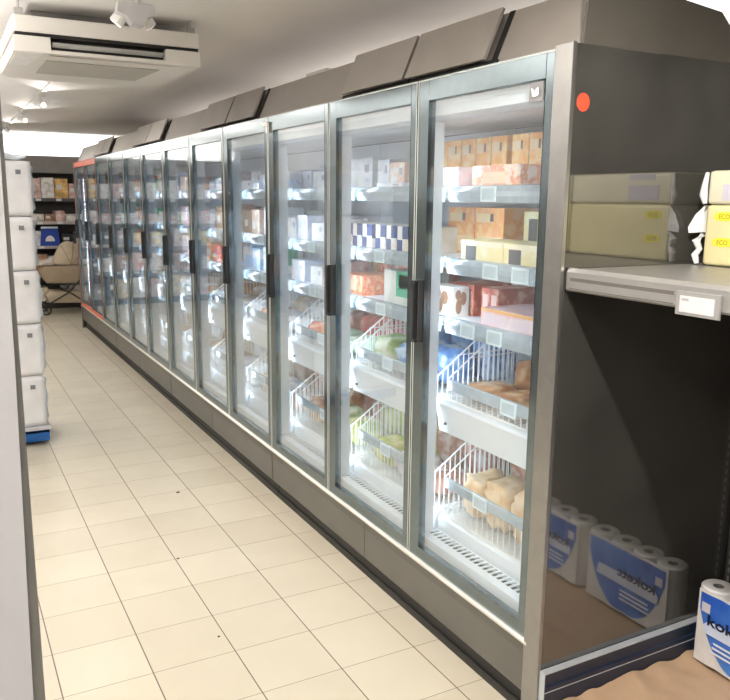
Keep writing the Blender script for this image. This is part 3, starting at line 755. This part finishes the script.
def roll_pack_parts(root):
    for k in range(4):
        c = (RD, -(2*k+1)*RD, 0)
        ro = obj('paper_roll', MB().lathe([(.020, RH-.03), (.020, RH-.001), (.024, RH), (RD-.006, RH), (RD-.001, RH-.005), (RD-.001, .005), (RD-.006, 0.001), (.001, 0.001)], c, 26), M_roll, root, smooth=False)
        obj('core', MB().lathe([(.0195, .02), (.0195, RH-.002), (.0175, RH-.002), (.0175, RH-.04), (.0001, RH-.04)], c, 16), M_core, ro)
    fv = []; ff = []
    for i in range(57):
        y = -RD*.45-(8*RD-RD*.9)*i/56; fv += [(front_profile(y)-.0015, y, .006), (front_profile(y)-.0015, y, RH-.006)]
    for i in range(56): ff.append((2*i, 2*i+1, 2*i+3, 2*i+2))
    me = bpy.data.meshes.new('clear_film'); me.from_pydata(fv, [], ff); me.materials.append(M_roll); me.update()
    put('clear_film', me, root)
    # printed wrap: a blue shape that curves down and widens to the middle of the pack
    L2 = 8*RD; n = 56; vs = []; fs = []
    for i in range(n+1):
        y = -RD*.62-(L2-RD*1.24)*i/n; u = i/n*2-1
        zlo = .012+ (abs(u)**3.0)*(RH-.09); zhi = RH-.016
        for k in range(9):
            vs.append((front_profile(y)-.0035, y, zlo+(zhi-zlo)*k/8))
    for i in range(n):
        for k in range(8): a = i*9+k; fs.append((a, a+1, a+10, a+9))
    me = bpy.data.meshes.new('printed_wrap'); me.from_pydata(vs, [], fs); me.materials.append(M_bluew)
    me.polygons.foreach_set('use_smooth', [True]*len(fs)); me.update()
    w_ = put('printed_wrap', me, root)
    wp = MB().box(-.0065, -.0055, -RD*2.35, -RD*1.05, RH*.50, RH*.66)
    obj('name_patch', MB().prism([(-.066, .128), (-.060, .158), (-.078, .178), (-.37, .175), (-.38, .128)], -.0078, -.0060, 0, 'x'), mat('pale_blue_print', (.62, .70, .88), .35), w_)
    bt = put('brand_text', text_mesh('brand_text', 'kokett', .050, M_ink, .0006, .0010), w_, (-.0090, -.072, .164), (math.radians(90), 0, math.radians(-90)))
    bt.scale = (1.45, 1.1, 1)
    for q in range(3):
        obj('script_line', MB().prism([(-.105+q*.004, .108-q*.018), (-.108+q*.004, .101-q*.018), (-.25, .101-q*.018), (-.25, .108-q*.018)], -.0075, -.0060, 0, 'x'), mat('white_script', (.80, .84, .92), .4), w_)
    obj('barcode_patch', MB().prism([(-.046, .205), (-.046, .240), (-.080, .240), (-.080, .205)], -.0068, -.0056, 0, 'x'), mat('lilac_patch', (.62, .60, .68), .4), w_)
rp0 = thing('kitchen_roll_pack', 'white kitchen roll pack with blue wrap standing on brown paper, front one', 'kitchen roll', (.672, -.108, .1345), 0, 'kitchen roll packs on the brown paper')
roll_pack_parts(rp0)
bpy.context.view_layer.update()
def more_pack(x, y, lab, z=.1345):
    c = copy_tree(rp0); c.location = (x, y, z); c['label'] = lab; return c
more_pack(.672, -.108-8*RD-.012, 'kitchen roll pack in the front line, next toward the camera, outside the view edge')


# ------------------------------------------------------------------ left: board, stack of wrapped packs
bd = thing('partition_board', 'white board with grey steel edge post at the left edge of view', 'board', (-1.57, -.9, 0))
obj('edge_post', MB().box(-.018, .0, 0, .03, .0, 2.4), mat('grey_steel_post', (.27, .265, .255), .4, .4, .05), bd, .002)
obj('white_panel', MB().prism([(-.60, .0), (-.020, .0), (-.0155, 1.1), (-.006, 1.6), (-.002, 2.4), (-.60, 2.4)], -.006, -.001), mat('white_panel_paint', (.60, .60, .625), .5, 0, .02, 3), bd)
obj('board_foot', MB().box(-.5, -.02, .0, .2, 0, .03), MATS['grey_steel_post'], bd)
dl = thing('pallet_dolly', 'blue plastic dolly with black castors under the stack of white packs', 'dolly', (-1.055, 4.03, 0))
obj('deck_board', MB().box(-.80, .012, .0, .62, .118, .145), mat('grey_board', (.55, .56, .60), .6, 0, .1), dl, .003)
fr = MB().box(-.19, .0, .01, .035, .035, .117).box(-.78, -.55, .01, .035, .035, .117).box(-.78, .0, .01, .035, .095, .117).box(-.78, .0, .58, .605, .035, .117).box(-.03, .0, .035, .58, .035, .117).box(-.78, -.75, .035, .58, .035, .117)
obj('blue_frame', fr, mat('blue_plastic', (.01, .11, .38), .4, 0, .05), dl, .003)
for x, y in ((-.235, .04), (-.12, .52), (-.68, .08), (-.68, .52)):
    cs = obj('castor', MB().tube([(x-.014, y, .034), (x+.014, y, .034)], .033, 16), mat('black_castor', (.02, .02, .02), .5), dl)
M_pack = mat('white_shrink_wrap', (.80, .805, .83), .35, 0, .05, 7, .22)
M_packs = mat('translucent_wrap', (.62, .67, .74), .2, 0, .16, 9, .7)
M_qr = mat('grey_square_label', (.20, .21, .24), .5)
LAY = ['lowest', 'second lowest', 'middle', 'second highest', 'topmost']
def wrapped_pack(w_, d_, h_, seed):
    bm = bmesh.new(); bmesh.ops.create_cube(bm, size=1)
    bmesh.ops.subdivide_edges(bm, edges=bm.edges, cuts=9, use_grid_fill=True)
    for v in bm.verts:
        c = v.co.copy(); rr = Vector([math.copysign(min(abs(t)*2, 1)**1.0, t) for t in c])
        k = 1-.014*(abs(rr.x)**8*abs(rr.z)**8+abs(rr.y)**8*abs(rr.z)**8+abs(rr.x)**8*abs(rr.y)**8)
        nn = .010*noise.noise(Vector((c.x*6+seed, c.y*6, c.z*9)))+.006*noise.noise(Vector((c.x*17, c.y*17+seed, c.z*23)))
        v.co = Vector((c.x*w_*k+nn*(1 if abs(c.x) > .49 else 0), c.y*d_*k+nn*(1 if abs(c.y) > .49 else 0), c.z*h_*k))
        v.co.z += h_/2
    me = bpy.data.meshes.new('wrapped_pack'); bm.to_mesh(me); bm.free(); me.materials.append(M_pack)
    me.polygons.foreach_set('use_smooth', [True]*len(me.polygons)); return me
HP = .374
for lv in range(5):
    for cx_ in range(2):
        o = put('shrink_wrapped_pack', wrapped_pack(.352, .55, HP-.003, lv*3+cx_), None, (-1.232-cx_*.375+.004*((lv*7) % 3-1), 4.03+.29, .1455+lv*HP))
        tag(o, '%s white shrink wrapped pack in the %s column of the tall stack' % (LAY[lv], ['right', 'left'][cx_]), 'pack', 'white wrapped packs stacked on the blue dolly')
        obj('square_label', MB().box(.075, .108, -.290, -.286, .28, .31), M_qr, o)
        if cx_ == 0: obj('film_flap', MB().prism([(.172, .02), (.196, .05), (.188, .12), (.200, .20), (.186, .28), (.194, .33), (.172, .35)], -.20, -.19), M_packs, o)
# loose film on the stack's top
lf = MB()
for i in range(9):
    pass
o = obj('film_tail', MB().tube([(-1.30, 4.10, 2.020), (-1.22, 4.06, 2.045), (-1.14, 4.08, 2.030), (-1.085, 4.05, 2.040)], [.012, .022, .016, .008], 7), M_packs)
tag(o, 'twisted end of clear film lying on top of the white stack', 'film')

# ------------------------------------------------------------------ air conditioner
M_ac = mat('off_white_ac_plastic', (.72, .69, .645), .45, 0, .02, 5)
M_ac2 = mat('ac_grille_plastic', (.46, .435, .39), .6, 0, .03, 5)
ac = thing('air_conditioner', 'white ceiling air conditioner cassette with dark front slot', 'air conditioner', (-.765, 2.60, 0))
hwx = .475
up_ = MB().prism([(-hwx+.01, 0.0), (hwx-.005, 0.0), (hwx, .02), (hwx, .80), (hwx-.02, .84), (-hwx+.02, .84), (-hwx, .80), (-hwx, .02)], 2.585, 2.665, 0, 'z')
obj('upper_casing', up_, M_ac, ac, .008)
obj('casing_gap', MB().box(-hwx+.012, hwx-.008, .010, .83, 2.567, 2.586), M_dark, ac)
lo = MB()
lo.prism([(0.0, 2.568), (.012, 2.568), (.012, 2.495), (.0, 2.500)], -hwx, -.305, 0, 'x')
obj('lower_casing', MB().box(-hwx, -.30, 0, .055, 2.49, 2.568).box(.285, hwx, 0, .055, 2.49, 2.568).box(-.30, .285, 0, .055, 2.49, 2.508)
    .prism([(-hwx, .055), (hwx, .055), (hwx, .86), (hwx-.06, 1.04), (-hwx+.06, 1.04), (-hwx, .86)], 2.49, 2.568, 0, 'z'), M_ac, ac, .004)
obj('air_slot', MB().box(-.30, .285, .050, .0545, 2.508, 2.567), M_dark, ac)
obj('louvre', MB().prism([(.012, 2.545), (.020, 2.550), (.046, 2.532), (.040, 2.527)], -.29, .275, 0, 'x'), mat('grey_louvre', (.72, .72, .70), .3, .3), ac)
gr = MB().prism([(-.30, .22), (.30, .22), (.27, .72), (-.30, .72)], 2.486, 2.4898, 0, 'z')
obj('intake_grille', gr, M_ac2, ac)
obj('corner_cover', MB().prism([(-hwx+.01, .02), (-hwx+.14, .02), (-hwx+.10, .45), (-hwx+.01, .45)], 2.4865, 2.4898, 0, 'z'), mat('ac_cover_pale', (.76, .74, .72), .4), ac)
for x, y in ((-.44, .03), (.44, .05), (-.44, .78), (.44, .78)):
    obj('hanger_rod', MB().tube([(x, y, 2.66), (x, y, CEIL)], .006, 8).box(x-.02, x+.02, y-.012, y+.012, 2.665, 2.70), mat('steel_rod', (.5, .5, .48), .4, .8), ac)
obj('ac_plenum', MB().box(-.36, .36, .22, .70, 2.664, CEIL-.002), mat('ac_dark_plenum', (.30, .29, .275), .6), ac)

# ------------------------------------------------------------------ track lights
M_spot = mat('white_spot_metal', (.80, .79, .77), .35, 0, .02)
M_lens = mat('spot_lens_glow', (1, .95, .85), .4, emis=(1, .93, .82), estr=1.6)
def track_light(x, y, zt, lab, aim, power, near=False):
    t = thing('track_spotlight', lab, 'spotlight', (x, y, zt), 0, 'white spotlights on the ceiling')
    obj('mount', MB().lathe([(.0001, 0), (.05, 0), (.05, -.02), (.012, -.03), (.012, -.075), (.0001, -.075)], n=18), M_spot, t)
    d = Vector(aim).normalized(); c = Vector((0, 0, -.095))
    a = c-d*.15; b_ = c+d*.15
    obj('head', MB().tube([a, a+d*.012, b_-d*.01, b_], [.020, .027, .027, .029], 18), M_spot, t, smooth=False)
    obj('lens', MB().tube([b_+d*.0005, b_+d*.002], [.024, .024], 18), M_lens, t)
    spot('spot_lamp', Vector((x, y, zt))+b_+d*.03, Vector((x, y, zt))+b_+d*2, power, 75, .6, .03)
    return t
nf = thing('track_spotlight', 'twin head white spotlight in front of the air conditioner, nearest', 'spotlight', (-.765, 2.02, CEIL-.045), 0, 'white spotlights on the ceiling')
obj('mount', MB().box(-.035, .035, -.16, .06, -.018, .0445).box(-.014, .014, -.014, .014, -.07, -.018), M_spot, nf, .003)
obj('gear_box', MB().prism([(-.080, -.040), (.080, -.040), (.085, -.085), (.050, -.100), (.030, -.140), (-.02, -.132), (-.045, -.100), (-.085, -.085)], -.02, .05), mat('grey_white_gear_box', (.52, .51, .51), .4), nf, .002)
for s, dx in ((-1, -.050), (1, .055)):
    d = Vector((s*.55, .3, -.75)).normalized(); c = Vector((dx, .060, -.085))
    h = obj('head', MB().tube([c-d*.035, c-d*.02, c+d*.045], [.012, .030, .033], 16), M_spot, nf)
    obj('lens', MB().tube([c+d*.0455, c+d*.048], [.027, .027], 16), M_lens, h)
spot('spot_lamp_near_left', (-.72-.12, 2.06, 2.56), (-1.6, 2.6, 0), 22, 90)
spot('spot_lamp_near_right', (-.72+.10, 2.06, 2.56), (-.1, 2.3, 1.0), 24, 90)
for k, (y, lab) in enumerate(((6.55, 'white rod shaped spotlight beyond the air conditioner, first of three'),
                              (8.3, 'white rod shaped spotlight on the ceiling, middle of the three far ones'),
                              (10.3, 'white spotlight on the ceiling farthest down the aisle'))):
    t = track_light(-.69, y, CEIL, lab, (.1, -1, -.12), 22)
tr = obj('ceiling_track', MB().box(-.71, -.67, 4.6, 11.2, CEIL-.012, CEIL-.0005), M_ceil); tag(tr, 'thin pale ceiling track carrying the far spotlights', 'track')
for (x, y, lab) in ((.02, 3.02, 'small white ceiling sensor near the corner of the air conditioner'),):
    pass
nb_ = thing('junction_box', 'white junction box on top of the freezers peeping above the grey boards', 'junction box', (.40, 2.46, 0))
obj('box', MB().box(-.06, .06, -.15, .12, 2.2245, 2.50), mat('junction_white', (.72, .70, .67), .5), nb_, .004)
obj('cover', MB().box(-.066, -.0605, -.13, .10, 2.25, 2.48), MATS['junction_white'], nb_, .002)

# ------------------------------------------------------------------ back wall shelving
M_hd = mat('grey_header_board', (.30, .295, .29), .6, 0, .05)
M_bs = mat('dark_shelf_back', (.085, .08, .08), .6, 0, .15)
BY = 11.5
LV = [.10, .55, 1.00, 1.38, 1.74]
bn = 0
for bx in (-2.9, -1.65, -.40, .85):
    wd = 1.24
    g_ = thing('wall_shelving_unit', ['dark wall shelving unit at the far end, leftmost bay', 'dark wall shelving unit at the far end, behind the wrapped stack',
                                     'dark wall shelving unit at the far end, directly behind the stroller', 'dark wall shelving unit at the far end, hidden behind the freezers'][bn], 'shelf', (bx, BY, 0), 0, 'wall shelving units at the far end')
    bn += 1
    obj('back_panel', MB().box(0, wd, .50, .53, 0, 2.38), M_bs, g_)
    obj('header_board', MB().box(0, wd, .06, .49, 2.13, 2.39), M_hd, g_, .004)
    obj('base_board', MB().box(0, wd, .02, .49, 0, .098), mat('black_base', (.03, .03, .03), .5), g_)
    for z in LV[1:] :
        s_ = obj('shelf_board', MB().box(0, wd, .04, .499, z-.03, z), mat('dark_grey_shelf', (.16, .155, .155), .5, .2), g_)
        obj('price_strip', MB().box(0, wd, .03, .0398, z-.045, z+.004), mat('pale_price_strip', (.55, .50, .49), .5) if z in (1.38, 1.0) else mat('dark_grey_strip', (.14, .14, .145), .5), s_)
        for q in range(4):
            obj('price_ticket', MB().box(.12+q*.3, .20+q*.3, .026, .0298, z-.04, z-.002), mat('white_ticket', (.85, .85, .85), .5), s_)
M_wc = {}
BS = {'white': (('white', (.82, .80, .78)), 'carton'), 'pink': (('pale pink', (.72, .50, .47)), 'carton'), 'cream': (('cream', (.82, .72, .50)), 'carton'),
      'orange': (('orange', (.85, .55, .22)), 'carton'), 'blue': (('blue', (.03, .10, .45)), 'sign'), 'dark': (('dark', (.03, .03, .04)), 'crate'),
      'brown': (('brown', (.40, .24, .15)), 'carton'), 'grey': (('grey', (.42, .42, .44)), 'carton'), 'yellow': (('yellow', (.85, .75, .35)), 'carton')}
brow = {0: ['grey', 'white', 'pink', 'white', 'cream', 'dark'], 1: ['dark', 'brown', 'white', 'pink', 'brown', 'white'], 2: ['dark', 'white', 'yellow', 'cream', 'white', 'grey'],
        3: ['pink', 'white', 'pink', 'pink', 'white', 'brown'], 4: ['orange', 'pink', 'white', 'grey', 'pink', 'white']}
lvn = ['base', 'lowest shelf', 'second shelf', 'third shelf', 'top shelf']; bayn = ['leftmost', 'second', 'third', 'rightmost']
cnt = 0
for bi, bx in enumerate((-2.9, -1.65, -.40, .85)):
    for lv in range(5):
        x = bx+.02; k = 0
        while x < bx+1.2:
            st = brow[lv][(k+bi*2) % 6]; w_ = random.uniform(.14, .30)
            h_ = {4: random.uniform(.2, .33), 3: random.uniform(.1, .17), 2: random.uniform(.16, .26), 1: random.uniform(.2, .34), 0: random.uniform(.22, .36)}[lv]
            if x+w_ > bx+1.22: w_ = bx+1.22-x
            if w_ < .06: break
            if bi == 2 and lv == 2 and k in (1,):
                x += .27; k += 1; continue
            (nm, colr), _ = BS[st]
            m_ = print_mat('far_'+st, colr, tuple(min(1, c*1.2+.05) for c in colr), tuple(c*.7 for c in colr), 12)
            d_ = .36
            o = obj('grocery_carton', MB().box(0, w_-.012, 0, d_, 0, h_).box(.02, w_*.5, -.001, 0, h_*.45, h_*.7, 1), [m_, M_wlab], None, 0, loc=(x, BY+.08, LV[lv]+.0006))
            dn_ = '%s grocery carton, %s from left, %s of %s wall bay at far end' % (nm, ORD[k], lvn[lv], bayn[bi])
            tag(o, dn_, 'carton', 'groceries on the far wall shelving'); x += w_; k += 1; cnt += 1
sg = thing('shelf_sign', 'blue and white sign standing on the far shelf above the stroller', 'sign', (-.26, BY+.012, 1.002))
obj('panel', MB().prism([(0, 0), (.30, 0), (.27, .30), (.03, .30)], 0, .012), mat('sign_blue', (.02, .07, .42), .4), sg)
obj('pale_border', MB().prism([(.02, .27), (.28, .27), (.27, .30), (.03, .30)], -.002, -.0002), mat('sign_pale', (.70, .78, .90), .4), sg)
obj('white_arch', MB().prism([(.08+.07*(1-math.cos(t*math.pi/10)), .07+.09*math.sin(t*math.pi/10)) for t in range(11)], -.002, -.0002), mat('sign_white', (.85, .82, .84), .4), sg)

# ------------------------------------------------------------------ stroller at the far end
M_bei = mat('beige_fabric', (.56, .47, .35), .85, 0, .06, 18, .2); M_be2 = mat('brown_beige_fabric', (.40, .32, .23), .85, 0, .06, 18, .2)
M_bk = mat('black_plastic', (.02, .02, .02), .45)
pr = thing('stroller', 'beige baby stroller with rounded hood and black wheels parked at aisle end', 'stroller', (-.02, 10.95, 0))
# hood: half ellipsoid with ribs
bm = bmesh.new(); bmesh.ops.create_uvsphere(bm, u_segments=24, v_segments=16, radius=1)
for v in list(bm.verts):
    if v.co.z < -.02: v.co.z = -.02
for v in bm.verts:
    k = 1+.03*math.cos(5*math.atan2(v.co.z, -v.co.x+.0001)); v.co = Vector((v.co.x*.25*k, v.co.y*.19, v.co.z*.34*k))
    if v.co.x < 0: v.co.z *= 1-.25*(-v.co.x/.25)**2
me = bpy.data.meshes.new('hood'); bm.to_mesh(me); bm.free(); me.materials.append(M_bei); me.polygons.foreach_set('use_smooth', [True]*len(me.polygons))
put('hood', me, pr, (.10, 0, .76))
hr = MB()
for ang in (35, 75, 120): 
    a_ = math.radians(ang); hr.tube([(.10+.255*math.cos(a_)*math.cos(t*math.pi/8-math.pi/2), .195*math.sin(t*math.pi/8-math.pi/2), .76+.345*math.sin(a_)*math.cos(t*math.pi/8-math.pi/2)) for t in range(9)], .006, 6)
obj('hood_rib', hr, M_be2, pr)
obj('carrycot', MB().prism([(-.30, .74), (-.33, .62), (-.26, .48), (.26, .46), (.34, .58), (.34, .745)], -.19, .19), M_be2, pr, .03, True)
obj('apron', MB().prism([(-.345, .755), (-.33, .80), (-.16, .82), (-.14, .755)], -.195, .195), mat('pale_cover', (.70, .62, .54), .8), pr, .012, True)
obj('shopping_basket', MB().prism([(-.28, .30), (-.24, .18), (.26, .16), (.32, .30), (.20, .34), (-.20, .36)], -.17, .17), M_bei, pr, .02, True)
ch = MB()
for s in (-.20, .20):
    ch.tube([(-.30, s, .14), (.05, s, .34), (.30, s, .62), (.36, s, .78)], .011, 8); ch.tube([(.32, s, .14), (.05, s, .34), (-.25, s, .46)], .011, 8)
ch.tube([(-.30, -.2, .14), (-.30, .2, .14)], .010, 8); ch.tube([(.32, -.2, .14), (.32, .2, .14)], .010, 8)
obj('chassis', ch, M_bk, pr)
for x, y, r in ((-.30, -.21, .085), (-.30, .21, .085), (.32, -.21, .13), (.32, .21, .13)):
    wh = MB()
    for k in range(20):
        t0, t1 = 2*math.pi*k/20, 2*math.pi*(k+1)/20
        wh.tube([(x+(r-.014)*math.cos(t0), y, r+(r-.014)*math.sin(t0)), (x+(r-.014)*math.cos(t1), y, r+(r-.014)*math.sin(t1))], .014, 6)
    for k in range(6): wh.tube([(x, y, r), (x+(r-.014)*math.cos(k*math.pi/3), y, r+(r-.014)*math.sin(k*math.pi/3))], .005, 5)
    wh.tube([(x, y-.02, r), (x, y+.02, r)], .018, 10)
    obj('wheel', wh, M_bk, pr)
obj('handlebar', MB().tube([(.36, -.2, .78), (.44, -.2, 1.0), (.44, .2, 1.0), (.36, .2, .78)], .012, 8), M_bk, pr)
bpy.context.view_layer.update()
